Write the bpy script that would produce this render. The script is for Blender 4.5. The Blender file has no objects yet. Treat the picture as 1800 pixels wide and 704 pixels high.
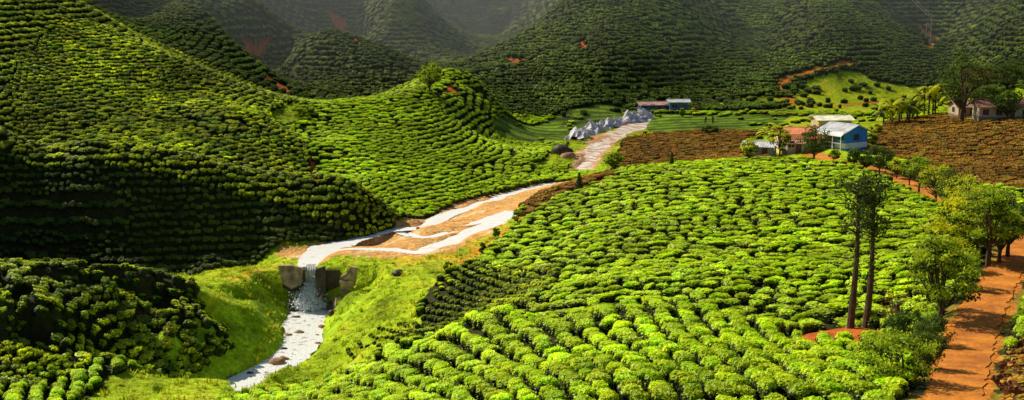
import bpy, math
import numpy as np
from mathutils import Vector
rng=np.random.default_rng(7)
FL=2473.0; CH=36.0; PT=math.radians(9.46); cp,sp=math.cos(PT),math.sin(PT)
# ---------------------------------------------------------------- helpers: image pixels back-projected through the camera to world points
def ray(u,v):
    a=(u-900)/FL; b=-(v-352)/FL
    d=(a,cp+b*sp,-sp+b*cp)
    return d[0]/d[1],d[2]/d[1]
def unproject(u,v,Y):
    a,b=ray(u,v); return (a*Y,Y,CH+b*Y)
def vn(x,y,sc,seed=0):
    x=x/sc+seed*17.3; y=y/sc-seed*9.1
    i=np.floor(x); j=np.floor(y); fx=x-i; fy=y-j
    fx=fx*fx*(3-2*fx); fy=fy*fy*(3-2*fy)
    def h(a,b):
        t=np.sin(a*127.1+b*311.7+seed*74.7)*43758.5453
        return (t-np.floor(t))*2-1
    return (h(i,j)*(1-fx)+h(i+1,j)*fx)*(1-fy)+(h(i,j+1)*(1-fx)+h(i+1,j+1)*fx)*fy
S_=[ # (u,v,depth)
(1130,212,330),(1060,240,297),(1040,270,268),(1010,310,240),(900,345,218),(800,385,199),(700,415,186),(620,435,178),(550,455,172),
(480,500,163),(400,472,171),(330,492,170),(440,560,150),(460,620,142),(380,640,136),(300,680,128),(200,690,122),
(640,480,165),(680,460,170),(600,520,161),(620,560,153),(600,620,142),(540,670,135),(480,700,131),
(720,500,158),(750,560,140),(700,600,132),(640,640,124),(780,460,168),(740,445,174),(860,420,181),
(850,450,170),(900,460,165),(920,375,195),(960,350,205),(1000,335,208),(1080,312,212),(1200,296,215),(1350,290,215),(1480,292,210),(1570,325,190),(1660,365,168),
(1100,400,165),(1300,400,160),(1500,400,155),(1000,450,155),(1200,480,135),(1400,470,132),(1600,450,130),(1000,500,140),(900,500,148),(820,510,150),(860,540,138),
(940,555,122),(1010,515,127),(1150,497,125),(1300,480,122),(1450,490,120),(1100,550,116),(1250,560,110),(1400,575,104),(1000,562,116),
(870,560,104),(790,600,104),(940,582,100),(1000,576,98),(1100,556,96),(1200,552,95),(1300,575,92),(1400,600,88),(1540,640,82),(700,645,108),(600,680,112),(520,680,120),
(1100,640,75),(1300,650,73),(900,660,80),(700,690,88),(1100,704,64),(1500,700,66),(900,704,68),(1300,704,62),
(1500,575,95),(1450,600,92),(1620,560,98),(1700,440,120),(1790,440,118),(1750,500,101),(1690,620,77),(1680,704,63),(1790,640,72),(1800,560,88),(2000,450,110),(2000,650,65),
(1180,270,262),(1250,240,290),(1350,275,245),(1440,255,240),(1400,265,236),(1520,260,238),(1300,210,325),(1150,200,340),(1450,190,345),(1600,215,290),(1700,215,280),(1790,215,270),(1600,280,228),(1700,300,210),(1790,340,175),(1740,250,245),(1950,260,235),
(880,205,338),(1000,190,352),(1120,175,365),(1350,165,372),(1400,180,358),(1500,170,372),(1620,150,385),
(1000,140,372),(1000,70,400),(1000,5,430),(1200,140,378),(1200,80,400),(1200,10,425),(1150,-80,465),(1330,80,425),(1330,0,465),(1450,60,410),(1450,0,445),(1600,60,430),(1600,0,470),(1660,90,440),(1720,60,420),(1790,60,400),(1790,0,430),(1790,130,370),(1700,120,395),
(950,50,425),(900,80,410),(850,108,400),(1100,110,378),(1100,40,405),
(790,150,300),(740,165,285),(650,185,270),(570,210,255),(520,240,245),(700,240,250),(620,260,238),(830,260,255),(800,320,225),(700,320,220),(620,330,212),(560,330,213),(690,375,200),(900,260,268),(960,270,262),(870,240,285),(860,210,315),(830,140,325),(850,190,310),
(500,215,310),(545,305,225),
(480,230,236),(420,190,243),(320,165,250),(290,110,262),(200,70,270),(110,0,285),(0,-60,290),(-200,-100,280),(400,260,222),(300,220,230),(200,180,238),(100,100,255),(50,200,222),(480,320,208),(200,260,212),(0,260,208),
(0,272,186),(150,275,187),(250,280,188),(350,300,188),(450,330,188),(560,352,189),(640,368,190),(690,388,191),(0,375,181),(150,378,181.5),(280,385,182),(380,385,183),(470,385,184),
(0,465,176),(150,472,177),(300,480,177),(430,450,180),(560,415,184),(650,400,189),
(0,472,140),(100,470,142),(200,475,143),(300,500,142),(400,540,140),(440,590,137),(100,560,125),(100,620,117),(200,650,119),(350,600,128),(100,680,112),(0,700,105),(300,640,128),
(200,20,400),(340,20,400),(400,75,385),(440,110,375),(520,180,350),(420,40,450),(470,110,420),(500,150,390),(450,10,430),(560,65,410),(640,115,390),(695,165,370),(640,60,480),(700,120,440),(660,5,480),(740,50,465),(800,105,440),(820,118,430),
(830,90,540),(760,30,560),(850,40,580),(850,0,620),(920,40,560),(930,10,580),(700,0,520),(250,-20,420),
(100,-200,430),(400,-200,520),(700,-200,620),(900,-200,700),(1150,-250,560),(1300,-200,540),(1600,-200,560),(1800,-200,520),
(-500,-400,900),(200,-400,900),(900,-450,1000),(1600,-400,900),(2300,-400,900),(-500,-500,1500),(900,-600,1500),(2400,-500,1500),
(-400,-100,300),(-600,-100,200),(-260,-60,192),(-380,-260,188),(-330,40,172),(-600,300,150),(-400,600,110),(2300,100,300),(2300,300,200),(2200,500,110),(2300,-200,500)]  # includes an unseen left hill flank, raised to cast shade on the bank
pts=[unproject(*p) for p in S_]
pts+=[(8,105.5,7.3),(18,102,8),(-1.5,113,5.3),(3,109,6.2),(-12,119,3.5),(28,98,9.6),(0,45,18),(-20,50,14),(18,45,18),(0,25,20),(-14,25,18),(14,25,20),(-40,60,8),
 (-52,199,7.8),(-66,199,8.4),(-40,200,5.8),(-45,155,.2),(-60,155,.6),(-45,166,-.6),(-60,166,-.2),(-30,300,2),(-38,320,2.2),(0,450,7),(-8,480,5)]
pts=np.array(pts)
def uvw(x,y): return x/y,np.log(y)
ps,pt=uvw(pts[:,0],pts[:,1])
CC=0.021
def phi(ds,dt): return np.sqrt(ds*ds+(dt*0.8)**2+CC*CC)
n=len(pts)
A=np.zeros((n+3,n+3)); A[:n,:n]=phi(ps[:,None]-ps[None],pt[:,None]-pt[None])+np.eye(n)*-2e-4
A[:n,n]=1;A[:n,n+1]=ps;A[:n,n+2]=pt;A[n,:n]=1;A[n+1,:n]=ps;A[n+2,:n]=pt
w=np.linalg.solve(A,np.r_[pts[:,2],0,0,0])
NS,NT=900,820
SS=np.linspace(-.56,.56,NS); TT=np.linspace(math.log(24),math.log(1500),NT)
s2,t2=np.meshgrid(SS,TT)
Z=w[n]+w[n+1]*s2+w[n+2]*t2
for k in range(n): Z+=w[k]*phi(s2-ps[k],t2-pt[k])
Y2=np.exp(t2); X2=s2*Y2
near=np.clip((62-Y2)/6,0,1); Z=Z*(1-near)+np.minimum(Z,CH-.335*Y2-1.2)*near
def hz(x,y,A_=None):
    A_=Z if A_ is None else A_
    x=np.asarray(x,float); y=np.maximum(np.asarray(y,float),24.01)
    fs=np.clip((x/y-SS[0])/(SS[1]-SS[0]),0,NS-1.001); ft=np.clip((np.log(y)-TT[0])/(TT[1]-TT[0]),0,NT-1.001)
    i=fs.astype(int); j=ft.astype(int); a=fs-i; b=ft-j
    return (A_[j,i]*(1-a)+A_[j,i+1]*a)*(1-b)+(A_[j+1,i]*(1-a)+A_[j+1,i+1]*a)*b
YY=np.exp(np.linspace(math.log(52),math.log(1300),6000))
def G(u,v,Yd=None):
    if Yd: return np.array(unproject(u,v,Yd))
    a,b=ray(u,v); zz=CH+b*YY; h=hz(a*YY,YY); k=np.argmax(zz<=h)
    if zz[k]>h[k]: k=len(YY)-1
    return np.array([a*YY[k],YY[k],h[k]])
def GP(l): return np.array([G(*p)[:2] for p in l])
def inpoly(x,y,P):
    c=np.zeros(x.shape,bool); m=(x>=P[:,0].min())&(x<=P[:,0].max())&(y>=P[:,1].min())&(y<=P[:,1].max())
    xs,ys=x[m],y[m]; r=np.zeros(xs.shape,bool); j=len(P)-1
    for i in range(len(P)):
        xi,yi=P[i];xj,yj=P[j]
        if yi!=yj: r^=((yi>ys)!=(yj>ys))&(xs<(xj-xi)*(ys-yi)/(yj-yi)+xi)
        j=i
    c[m]=r; return c
def dpoly(x,y,P):
    D=np.full(x.shape,1e9); T=np.zeros(x.shape)
    for i in range(len(P)-1):
        a,b=P[i],P[i+1]; d=b-a; L=(d*d).sum()+1e-9
        t=np.clip(((x-a[0])*d[0]+(y-a[1])*d[1])/L,0,1)
        q=np.hypot(x-a[0]-t*d[0],y-a[1]-t*d[1]); m=q<D
        D=np.where(m,q,D); T=np.where(m,i+t,T)
    return D,T
def smooth(P,k=6):
    P=np.asarray(P,float); n=len(P); out=[]
    for i in range(n-1):
        p0,p1,p2,p3=P[max(i-1,0)],P[i],P[i+1],P[min(i+2,n-1)]
        for t in np.linspace(0,1,k,endpoint=False):
            out.append(.5*((2*p1)+(-p0+p2)*t+(2*p0-5*p1+4*p2-p3)*t*t+(-p0+3*p1-3*p2+p3)*t**3))
    out.append(P[-1]); return np.array(out)
# ---------------------------------------------------------------- regions (world xy)
N1=GP([(305,486,174),(440,450,178),(500,432,181),(600,412,184),(690,396,190),(800,358),(900,334),(985,316),(1015,324),(960,342),(915,372),(905,400),(870,425),(840,450),(800,478),(765,495),(745,530),(735,565),(770,592),(640,645),(500,688),(380,712),(340,740),(120,720),(180,676),(330,632),(425,614),(440,595),(435,575,140),(395,536,146),(300,505,152),(290,500,166)])
N2=GP([(985,316),(1000,292),(935,300),(960,275),(1000,252),(880,245),(864,218),(882,200),(1000,193),(1120,180),(1380,170),(1500,168),(1620,153),(1680,190),(1560,217),(1520,262),(1560,285),(1480,292),(1370,286),(1300,268),(1310,245),(1350,235),(1240,232),(1150,238),(1100,245),(1085,300),(1015,324)])
N4=GP([(1360,590),(1450,580),(1550,583),(1562,602),(1480,612),(1385,611)])
N6=GP([(478,218),(540,210),(560,196),(520,185),(470,200)])
N9=GP([(1400,150),(1500,130),(1560,150),(1620,155),(1500,170),(1400,172)])
SL=[GP(p) for p in ([(575,10),(610,25),(650,85),(620,85),(585,50)],[(425,65),(480,62),(470,95),(430,90)],[(455,125),(500,150),(515,172),(480,160)],[(810,0),(870,0),(850,22),(812,16)],[(1005,75),(1035,80),(1032,95),(1000,90)],[(778,153),(800,150),(800,166),(775,165)],[(870,105),(900,112),(960,118),(900,122)],[(540,275),(550,278),(556,330),(540,320)])]
BR=[GP(p) for p in ([(1100,245),(1150,238),(1240,232),(1350,235),(1310,245),(1300,268),(1370,286),(1200,289),(1085,300)],[(1520,262),(1560,217),(1680,202),(1820,215),(2000,350),(1800,345),(1700,330),(1560,285)],[(915,370),(960,340),(1015,322),(1085,303),(1080,314),(1000,342),(930,382)],[(1745,704),(1800,600),(1900,600),(1900,760),(1740,760)])]
YT=GP([(835,470),(990,488),(940,552),(860,552),(790,595),(640,640),(600,622),(670,575),(740,565),(765,500)])
SAND=GP([(488,444),(600,418),(700,391),(800,356),(900,332),(985,315),(1000,300),(1018,265),(1046,238),(1125,207),(1142,214),(1099,240),(1074,262),(1048,300),(1022,320),(960,338),(920,370),(870,404),(800,440),(740,452),(600,450),(566,462),(530,462)])
DRY=GP([(880,395),(905,400),(800,478),(700,472),(660,452),(740,449),(800,437)])
DRY2=GP([(400,490),(500,450),(540,455),(470,475),(410,505)])
FIELD=GP([(864,218),(882,200),(1000,193),(1120,182),(1230,185),(1350,190),(1400,190),(1350,235),(1240,232),(1150,238),(1130,225),(1130,205),(1010,230),(1000,248),(880,243)])
road=smooth(GP([(1395,262),(1435,272),(1475,286),(1530,302),(1590,322),(1650,350),(1720,385),(1772,418),(1790,445),(1768,480),(1745,520),(1718,580),(1694,640),(1678,704),(1670,760)]))
path1=smooth(GP([(800,472),(850,435),(905,396),(950,365),(1000,343),(1080,314),(1200,293),(1300,289),(1390,272)]))
path2=smooth(GP([(1540,180),(1450,187),(1400,184),(1380,168),(1376,152),(1420,134),(1495,119)]))
path3=smooth(GP([(1612,42),(1632,58),(1646,74),(1630,90)]))
W1=[(1128,213,2.6),(1085,238,3.6),(1050,262,2.4),(1032,285,1.6),(1005,313,1.3),(960,323,1.3),(900,338,1.1),(850,354,.9),(790,378,.9),(740,393,1.0),(680,404,1.2),(630,414,1.8),(590,430,2.4),(562,448,2.0),(549,462,1.3),(548,469,1.1)]
W2=[(908,370,1.2),(880,384,2.2),(840,402,2.6),(800,420,1.7),(760,434,1.3),(735,441,.9),(690,438,.5),(640,437,.8),(600,438,1.2),(572,446,1.2)]
W3=[(790,408,.4),(740,414,.5),(700,405,.5)]
lip=unproject(548,470,168); LX=lip[0]
LS=np.array([[LX,165.4,-4.95,2.0],[LX+.1,159,-5.15,2.0],[unproject(530,620,151)[0],151,-5.5,1.9],[unproject(485,660,144)[0],144,-5.8,1.9],[unproject(430,690,139)[0],139,-6.0,1.8],[unproject(390,720,133.5)[0],133.5,-6.3,1.7],[unproject(370,760,127)[0],127,-6.7,1.5]])
LS=smooth(LS)
Nm=inpoly(X2,Y2,N1)|inpoly(X2,Y2,N2)|inpoly(X2,Y2,SAND)
amp=np.clip((Y2-150)/250,0,1.6)
dN=np.where(Nm|((Y2>225)&(X2>5)&(Y2<365)),0,1.)
for _ in range(14):
    dN[1:-1,1:-1]=(dN[1:-1,1:-1]+dN[:-2,1:-1]+dN[2:,1:-1]+dN[1:-1,:-2]+dN[1:-1,2:])/5
rid=1-np.abs(vn(X2,Y2*.6,26,3))*2
Z+=dN*(amp*(rid*1.3+vn(X2,Y2,11,5)*.4)+.15*vn(X2,Y2,7,8))
ZS=Z.copy()
waters=[]
for W in (W1,W2,W3):
    P=np.array([list(G(a,b)) +[c] for a,b,c in W]); P=smooth(P)
    P[:,2]=hz(P[:,0],P[:,1])
    z=P[:,2]; 
    for k in range(20): z[1:-1]=(z[:-2]+z[1:-1]+z[2:])/3
    if W is W1: z[-3:]=lip[2]+.05
    D,T=dpoly(X2+.6*vn(X2,Y2,3,78),Y2+1.0*vn(X2,Y2,4,79),P[:,:2])
    zi=np.interp(T,np.arange(len(P)),z); wi=np.interp(T,np.arange(len(P)),P[:,3])*.5*(1+.5*vn(X2,Y2,2.5,77))
    k=np.clip((D-wi*.8)/1.1,0,1)
    Z=np.where(D<wi*.8+1.1,np.where(k<=0,zi-.3,(zi-.3)*(1-k)+Z*k),Z)
    waters.append(P)
D,T=dpoly(X2,Y2,LS[:,:2]); zi=np.interp(T,np.arange(len(LS)),LS[:,2]); wi=np.interp(T,np.arange(len(LS)),LS[:,3])
cv=zi-.3+np.maximum(0,D-wi)*(.8+.35*vn(X2,Y2,3,2))
Z=np.where((Y2<167.3)&(cv<Z),cv,Z)
for R,wd in ((road,1.7),(path2,1.2),(path3,1.2)):
    D_,T=dpoly(X2,Y2,R); zr=hz(R[:,0],R[:,1],ZS)
    for k in range(8): zr[1:-1]=(zr[:-2]+zr[1:-1]+zr[2:])/3
    zi=np.interp(T,np.arange(len(R)),zr); k=np.clip((D_-wd)/1.5,0,1)
    Z=np.where(D_<wd+1.5,zi*(1-k)+Z*k,Z)
# ---------------------------------------------------------------- masks
def regions(x,y,jit=.5):
    j=jit*np.clip(y/150,.6,3)
    xj=x+j*vn(x,y,2.3,11)+j*.6*vn(x,y,.8,12); yj=y+j*vn(x,y,2.3,13)+j*.6*vn(x,y,.8,14)
    r={}
    r['n']=inpoly(xj,yj,N1)|inpoly(xj,yj,N2)|inpoly(xj,yj,N6)|inpoly(xj,yj,N9)
    r['red']=inpoly(xj,yj,N4)
    for p in SL: r['red']|=inpoly(xj,yj,p)
    r['br']=np.zeros(x.shape,bool)
    for p in BR: r['br']|=inpoly(xj,yj,p)
    r['yt']=inpoly(xj,yj,YT); r['sand']=inpoly(xj,yj,SAND); r['dry']=inpoly(xj,yj,DRY)|inpoly(xj,yj,DRY2); r['field']=inpoly(xj,yj,FIELD)
    r['road']=np.minimum(dpoly(xj,yj,road)[0]-.2,np.minimum(dpoly(xj,yj,path2)[0]+.3,dpoly(xj,yj,path3)[0]+.3))
    r['p1']=dpoly(xj,yj,path1)[0]
    return r
R=regions(X2,Y2)
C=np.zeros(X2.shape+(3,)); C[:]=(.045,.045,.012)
def put(m,c,nz=None):
    c=np.array(c); C[m]=c if nz is None else c*(1+nz[m][:,None])
nA=vn(X2,Y2,6,21)*.45+vn(X2,Y2,1.7,22)*.3+vn(X2,Y2,.8,23)*.25
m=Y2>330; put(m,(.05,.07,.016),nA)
put(R['n'],(.38,.52,.010),nA*.8)
mm=R['n']&(nA>.28); C[mm]=C[mm]*.5+np.array((.55,.46,.03))*.5
mm=R['n']&(nA<-.4); C[mm]*=.6
st=np.sin(Y2*2*math.pi/5.2+vn(X2,Y2,20,4))
pl=vn(np.floor(X2/14+vn(X2,Y2,9,91)*.3),np.floor(Y2/7),1.,90)
f=R['field']; put(f&(st>-.35),(.17,.31,.014),nA+pl*.35); put(f&(st<=-.35),(.05,.085,.015),nA)
put(R['dry'],(.66,.48,.03),nA*.6); mm=R['dry']&(vn(X2,Y2,3,60)>.1); put(mm,(.44,.52,.02),nA*.6)
put(R['br'],(.17,.06,.016),nA*.5)
put(R['red'],(.60,.15,.025),nA*.5)
put(R['sand'],(.78,.42,.14),nA*.3); m=R['sand']&(Y2>238); put(m,(.66,.38,.22),nA*.25)
m=R['sand']&(vn(X2,Y2,1.5,31)+vn(X2+Y2,Y2,4,32)>.8); put(m,(.50,.22,.06),nA*.4)
m=R['sand']&(vn(X2*.5+Y2,Y2-X2,3.,33)>.55); put(m,(.85,.60,.32),nA*.2)
put(R['p1']<.7,(.70,.30,.03),nA*.3)
put(R['road']<1.4,(.66,.23,.03),nA*.3)
m=(R['road']>=1.4)&(R['road']<2.3)&(vn(X2,Y2,2,40)>-.2); put(m,(.36,.26,.03),nA*.5)
put((cv<ZS)&(Y2<167)&(D<8)&(D>2.2),(.30,.44,.012),nA*1.2)
C=np.clip(C,.004,.9)
# ---------------------------------------------------------------- node materials
def newmat(name):
    m=bpy.data.materials.new(name); m.use_nodes=True; nt=m.node_tree; nt.nodes.clear(); return m,nt
def M(name,c1,c2,scale=1.,rough=.85,bump=0.,bscale=None,transl=0.,rand=0.,spec=.25,stretch=None,metal=0,big=0,lo=.35,hi=.65):
    m,nt=newmat(name); N=nt.nodes; L=nt.links
    o=N.new('ShaderNodeOutputMaterial'); b=N.new('ShaderNodeBsdfPrincipled'); g=N.new('ShaderNodeNewGeometry')
    src=g.outputs['Position']
    if stretch:
        mp=N.new('ShaderNodeMapping'); mp.inputs['Scale'].default_value=stretch; L.new(src,mp.inputs[0]); src=mp.outputs[0]
    nz=N.new('ShaderNodeTexNoise'); nz.inputs['Scale'].default_value=scale; nz.inputs['Detail'].default_value=4; L.new(src,nz.inputs['Vector'])
    rp=N.new('ShaderNodeMapRange'); rp.inputs[1].default_value=lo; rp.inputs[2].default_value=hi; L.new(nz.outputs[0],rp.inputs[0])
    mx=N.new('ShaderNodeMix'); mx.data_type='RGBA'; mx.inputs[6].default_value=(*c1,1); mx.inputs[7].default_value=(*c2,1); L.new(rp.outputs[0],mx.inputs[0])
    col=mx.outputs[2]
    def mul(col,val):
        h=N.new('ShaderNodeHueSaturation'); L.new(col,h.inputs['Color']); L.new(val,h.inputs['Value']); return h.outputs[0]
    if rand:
        oi=N.new('ShaderNodeObjectInfo'); r=N.new('ShaderNodeMapRange'); r.inputs[3].default_value=1-rand; r.inputs[4].default_value=1+rand; L.new(oi.outputs['Random'],r.inputs[0]); col=mul(col,r.outputs[0])
    if big:
        n2=N.new('ShaderNodeTexNoise'); n2.inputs['Scale'].default_value=.06; n2.inputs['Detail'].default_value=3; L.new(g.outputs['Position'],n2.inputs['Vector'])
        r=N.new('ShaderNodeMapRange'); r.inputs[1].default_value=.35;r.inputs[2].default_value=.65; r.inputs[3].default_value=1-big; r.inputs[4].default_value=1+big; L.new(n2.outputs[0],r.inputs[0]); col=mul(col,r.outputs[0])
    L.new(col,b.inputs['Base Color']); b.inputs['Roughness'].default_value=rough; b.inputs['Specular IOR Level'].default_value=spec; b.inputs['Metallic'].default_value=metal
    if bump:
        n3=N.new('ShaderNodeTexNoise'); n3.inputs['Scale'].default_value=bscale or scale*3; n3.inputs['Detail'].default_value=5; L.new(src,n3.inputs['Vector'])
        bp=N.new('ShaderNodeBump'); bp.inputs['Strength'].default_value=1; bp.inputs['Distance'].default_value=bump; L.new(n3.outputs[0],bp.inputs['Height']); L.new(bp.outputs[0],b.inputs['Normal'])
    if transl:
        t=N.new('ShaderNodeBsdfTranslucent'); L.new(col,t.inputs[0]); ms=N.new('ShaderNodeMixShader'); ms.inputs[0].default_value=transl; L.new(b.outputs[0],ms.inputs[1]); L.new(t.outputs[0],ms.inputs[2]); L.new(ms.outputs[0],o.inputs[0])
    else: L.new(b.outputs[0],o.inputs[0])
    return m
def terrain_mat():
    m,nt=newmat('terrain_soil_and_grass'); N=nt.nodes; L=nt.links
    o=N.new('ShaderNodeOutputMaterial'); b=N.new('ShaderNodeBsdfPrincipled'); g=N.new('ShaderNodeNewGeometry'); a=N.new('ShaderNodeVertexColor'); a.layer_name='Col'
    nz=N.new('ShaderNodeTexNoise'); nz.inputs['Scale'].default_value=1.3; nz.inputs['Detail'].default_value=6; nz.inputs['Roughness'].default_value=.7; L.new(g.outputs['Position'],nz.inputs['Vector'])
    r=N.new('ShaderNodeMapRange'); r.inputs[1].default_value=.3;r.inputs[2].default_value=.7;r.inputs[3].default_value=.5;r.inputs[4].default_value=1.4; L.new(nz.outputs[0],r.inputs[0])
    h=N.new('ShaderNodeHueSaturation'); L.new(a.outputs[0],h.inputs['Color']); L.new(r.outputs[0],h.inputs['Value']); L.new(h.outputs[0],b.inputs['Base Color'])
    b.inputs['Roughness'].default_value=.95; b.inputs['Specular IOR Level'].default_value=.1
    n3=N.new('ShaderNodeTexNoise'); n3.inputs['Scale'].default_value=2.2; n3.inputs['Detail'].default_value=6; L.new(g.outputs['Position'],n3.inputs['Vector'])
    bp=N.new('ShaderNodeBump'); bp.inputs['Distance'].default_value=.3; L.new(n3.outputs[0],bp.inputs['Height']); L.new(bp.outputs[0],b.inputs['Normal']); L.new(b.outputs[0],o.inputs[0]); return m
# ---------------------------------------------------------------- mesh builder
class MB:
    def __init__(s): s.v=[];s.f=[];s.m=[];s.n=0
    def add(s,v,f,m=0):
        v=np.asarray(v,float); f=[[i+s.n for i in q] for q in f]; s.v.append(v); s.f+=f; s.m+=([m]*len(f) if np.isscalar(m) else list(m)); s.n+=len(v)
    def tube(s,P,r,seg=7,m=0,cap=True):
        P=np.asarray(P,float); r=np.broadcast_to(r,(len(P),)); V=[];F=[]
        for i in range(len(P)):
            t=P[min(i+1,len(P)-1)]-P[max(i-1,0)]; t=t/(np.linalg.norm(t)+1e-9); a=np.cross(t,(0.3,1,0.2)); a/=np.linalg.norm(a)+1e-9; b=np.cross(t,a)
            for k in range(seg):
                q=2*math.pi*k/seg; V.append(P[i]+r[i]*(a*math.cos(q)+b*math.sin(q)))
        for i in range(len(P)-1):
            for k in range(seg):
                k2=(k+1)%seg; F.append([i*seg+k,i*seg+k2,(i+1)*seg+k2,(i+1)*seg+k])
        if cap: F.append(list(range((len(P)-1)*seg,len(P)*seg))); F.append(list(range(seg))[::-1])
        s.add(V,F,m)
    def box(s,c,d,m=0,rz=0,taper=1):
        x,y,z=[q/2 for q in d]; V=[]
        for k,(zz,t) in enumerate(((-z,1),(z,taper))):
            for a,b in ((-x,-y),(x,-y),(x,y),(-x,y)):
                a*=t;b*=t; V.append((c[0]+a*math.cos(rz)-b*math.sin(rz),c[1]+a*math.sin(rz)+b*math.cos(rz),c[2]+zz))
        s.add(V,[[3,2,1,0],[4,5,6,7],[0,1,5,4],[1,2,6,5],[2,3,7,6],[3,0,4,7]],m)
    def leaves(s,P,size,m,g,up=0.,asp=.55,nrm=None):
        P=np.asarray(P,float); k=len(P); 
        nn=g.normal(size=(k,3)); nn/=np.linalg.norm(nn,axis=1)[:,None]
        if nrm is not None: nn=nn*(1-up)+nrm*up
        else: nn[:,2]+=up
        nn/=np.linalg.norm(nn,axis=1)[:,None]
        a=np.cross(nn,g.normal(size=(k,3))); a/=np.linalg.norm(a,axis=1)[:,None]+1e-9; b=np.cross(nn,a)
        sz=size*(.6+.8*g.random(k))[:,None]
        V=np.stack([P-a*sz,P+b*sz*asp,P+a*sz,P-b*sz*asp],1).reshape(-1,3)
        F=(np.arange(k)[:,None]*4+np.arange(4)).tolist(); s.add(V,F,m)
    def build(s,name,mats,smooth_=False,parent=None,link=True,loc=(0,0,0)):
        me=bpy.data.meshes.new(name); me.from_pydata(np.concatenate(s.v).tolist(),[],s.f); 
        for q in mats: me.materials.append(q)
        me.polygons.foreach_set('material_index',s.m)
        if smooth_: me.polygons.foreach_set('use_smooth',[True]*len(s.f))
        me.update(); o=bpy.data.objects.new(name,me); o.location=loc
        if link: bpy.context.scene.collection.objects.link(o)
        if parent: o.parent=parent
        return o
def empty(name,loc=(0,0,0),rz=0):
    e=bpy.data.objects.new(name,None); e.location=loc; e.rotation_euler=(0,0,rz); e.empty_display_size=.1; bpy.context.scene.collection.objects.link(e); return e
# ---------------------------------------------------------------- terrain
V=np.stack([X2,Y2,Z],-1).reshape(-1,3)
ii,jj=np.meshgrid(np.arange(NS-1),np.arange(NT-1)); a=(jj*NS+ii).ravel()
F=np.stack([a,a+1,a+NS+1,a+NS],1)
me=bpy.data.meshes.new('hillside_terrain'); me.from_pydata(V.tolist(),[],F.tolist())
ca=me.color_attributes.new('Col','FLOAT_COLOR','POINT'); ca.data.foreach_set('color',np.concatenate([C.reshape(-1,3),np.ones((NS*NT,1))],1).ravel())
me.polygons.foreach_set('use_smooth',[True]*len(F)); me.materials.append(terrain_mat()); me.update()
to=bpy.data.objects.new('hillside_terrain',me); bpy.context.scene.collection.objects.link(to)
# ---------------------------------------------------------------- bushes
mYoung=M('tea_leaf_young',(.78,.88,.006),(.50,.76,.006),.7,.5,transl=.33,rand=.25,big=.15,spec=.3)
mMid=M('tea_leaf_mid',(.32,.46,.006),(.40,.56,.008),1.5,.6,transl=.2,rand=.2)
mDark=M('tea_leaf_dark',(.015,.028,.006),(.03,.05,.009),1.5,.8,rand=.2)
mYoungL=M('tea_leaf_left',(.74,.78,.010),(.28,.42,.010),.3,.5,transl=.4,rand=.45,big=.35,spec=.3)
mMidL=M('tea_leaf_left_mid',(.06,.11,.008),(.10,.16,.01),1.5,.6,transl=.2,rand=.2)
mYoungS=M('tea_leaf_shade_tint',(.16,.22,.012),(.08,.13,.012),.3,.6,transl=.3,rand=.4,big=.2)  # same tea, with the bank's deep shadow put into darker leaf colours
mMidS=M('tea_leaf_shade_tint_mid',(.035,.06,.01),(.055,.09,.012),1.5,.6,transl=.1,rand=.2)
mYoungF=M('tea_leaf_far',(.26,.38,.03),(.10,.19,.02),.12,.6,transl=.35,rand=.35,big=.4)  # cloud shadow and haze over the far hills put into darker leaf colours
mMidF=M('tea_leaf_far_mid',(.05,.09,.015),(.07,.12,.015),.7,.7,transl=.15,rand=.2)
mBr1=M('tea_leaf_pruned_brown',(.56,.22,.025),(.34,.30,.02),.8,.7,transl=.25,rand=.35,big=.2)
mBr2=M('tea_twig_brown',(.10,.035,.012),(.15,.055,.015),1,.8,rand=.2)
def bush(name,nleaf,lsz,seg,rings,mats,seed):
    g=np.random.default_rng(seed); b=MB(); V=[];F=[];mm=[]
    lob=g.random(6)*6.28
    def rad(q): return 1+.16*math.sin(2*q+lob[0])+.12*math.sin(3*q+lob[1])+.08*math.sin(5*q+lob[2])
    for k in range(rings):
        p=k/rings*math.pi/2
        for i in range(seg):
            q=2*math.pi*i/seg; r=.5*math.cos(p)**.34*rad(q)*(1+.08*g.normal()) if k else .40*rad(q)
            V.append((r*math.cos(q),r*math.sin(q),(-.15 if k==0 else .93*math.sin(p)**.7+.05*g.normal())))
    V.append((0,0,.95)); t=len(V)-1
    for k in range(rings-1):
        for i in range(seg):
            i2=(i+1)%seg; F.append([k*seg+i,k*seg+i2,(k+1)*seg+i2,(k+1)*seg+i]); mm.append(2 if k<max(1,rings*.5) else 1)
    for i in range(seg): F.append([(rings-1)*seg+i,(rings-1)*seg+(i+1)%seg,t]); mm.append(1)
    b.add(V,F,mm)
    q=g.random(nleaf)*6.283; rr=np.sqrt(g.random(nleaf)); R0=np.array([rad(x) for x in q])
    x=.5*rr*R0*np.cos(q); y=.5*rr*R0*np.sin(q); z=.97*np.sqrt(np.clip(1-rr**6,0,1))**.8+.05*g.normal(size=nleaf)
    P=np.stack([x,y,z],1); nr=np.stack([x*rr**4*3,y*rr**4*3,np.ones(nleaf)*.8],1); nr/=np.linalg.norm(nr,axis=1)[:,None]
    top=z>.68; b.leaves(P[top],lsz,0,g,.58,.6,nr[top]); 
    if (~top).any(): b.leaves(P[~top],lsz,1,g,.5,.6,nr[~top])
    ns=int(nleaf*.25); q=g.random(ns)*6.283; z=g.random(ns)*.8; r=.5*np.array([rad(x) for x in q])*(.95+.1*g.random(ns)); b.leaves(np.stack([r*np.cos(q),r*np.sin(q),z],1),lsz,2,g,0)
    return b.build(name,mats,link=False)
def coll(name,obs):
    c=bpy.data.collections.new(name)
    for o in obs: c.objects.link(o)
    return c
cNear=coll('tea_near',[bush('tea_bush_near_%d'%i,420,.08,16,6,[mYoung,mMid,mDark],i) for i in range(7)])
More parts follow.
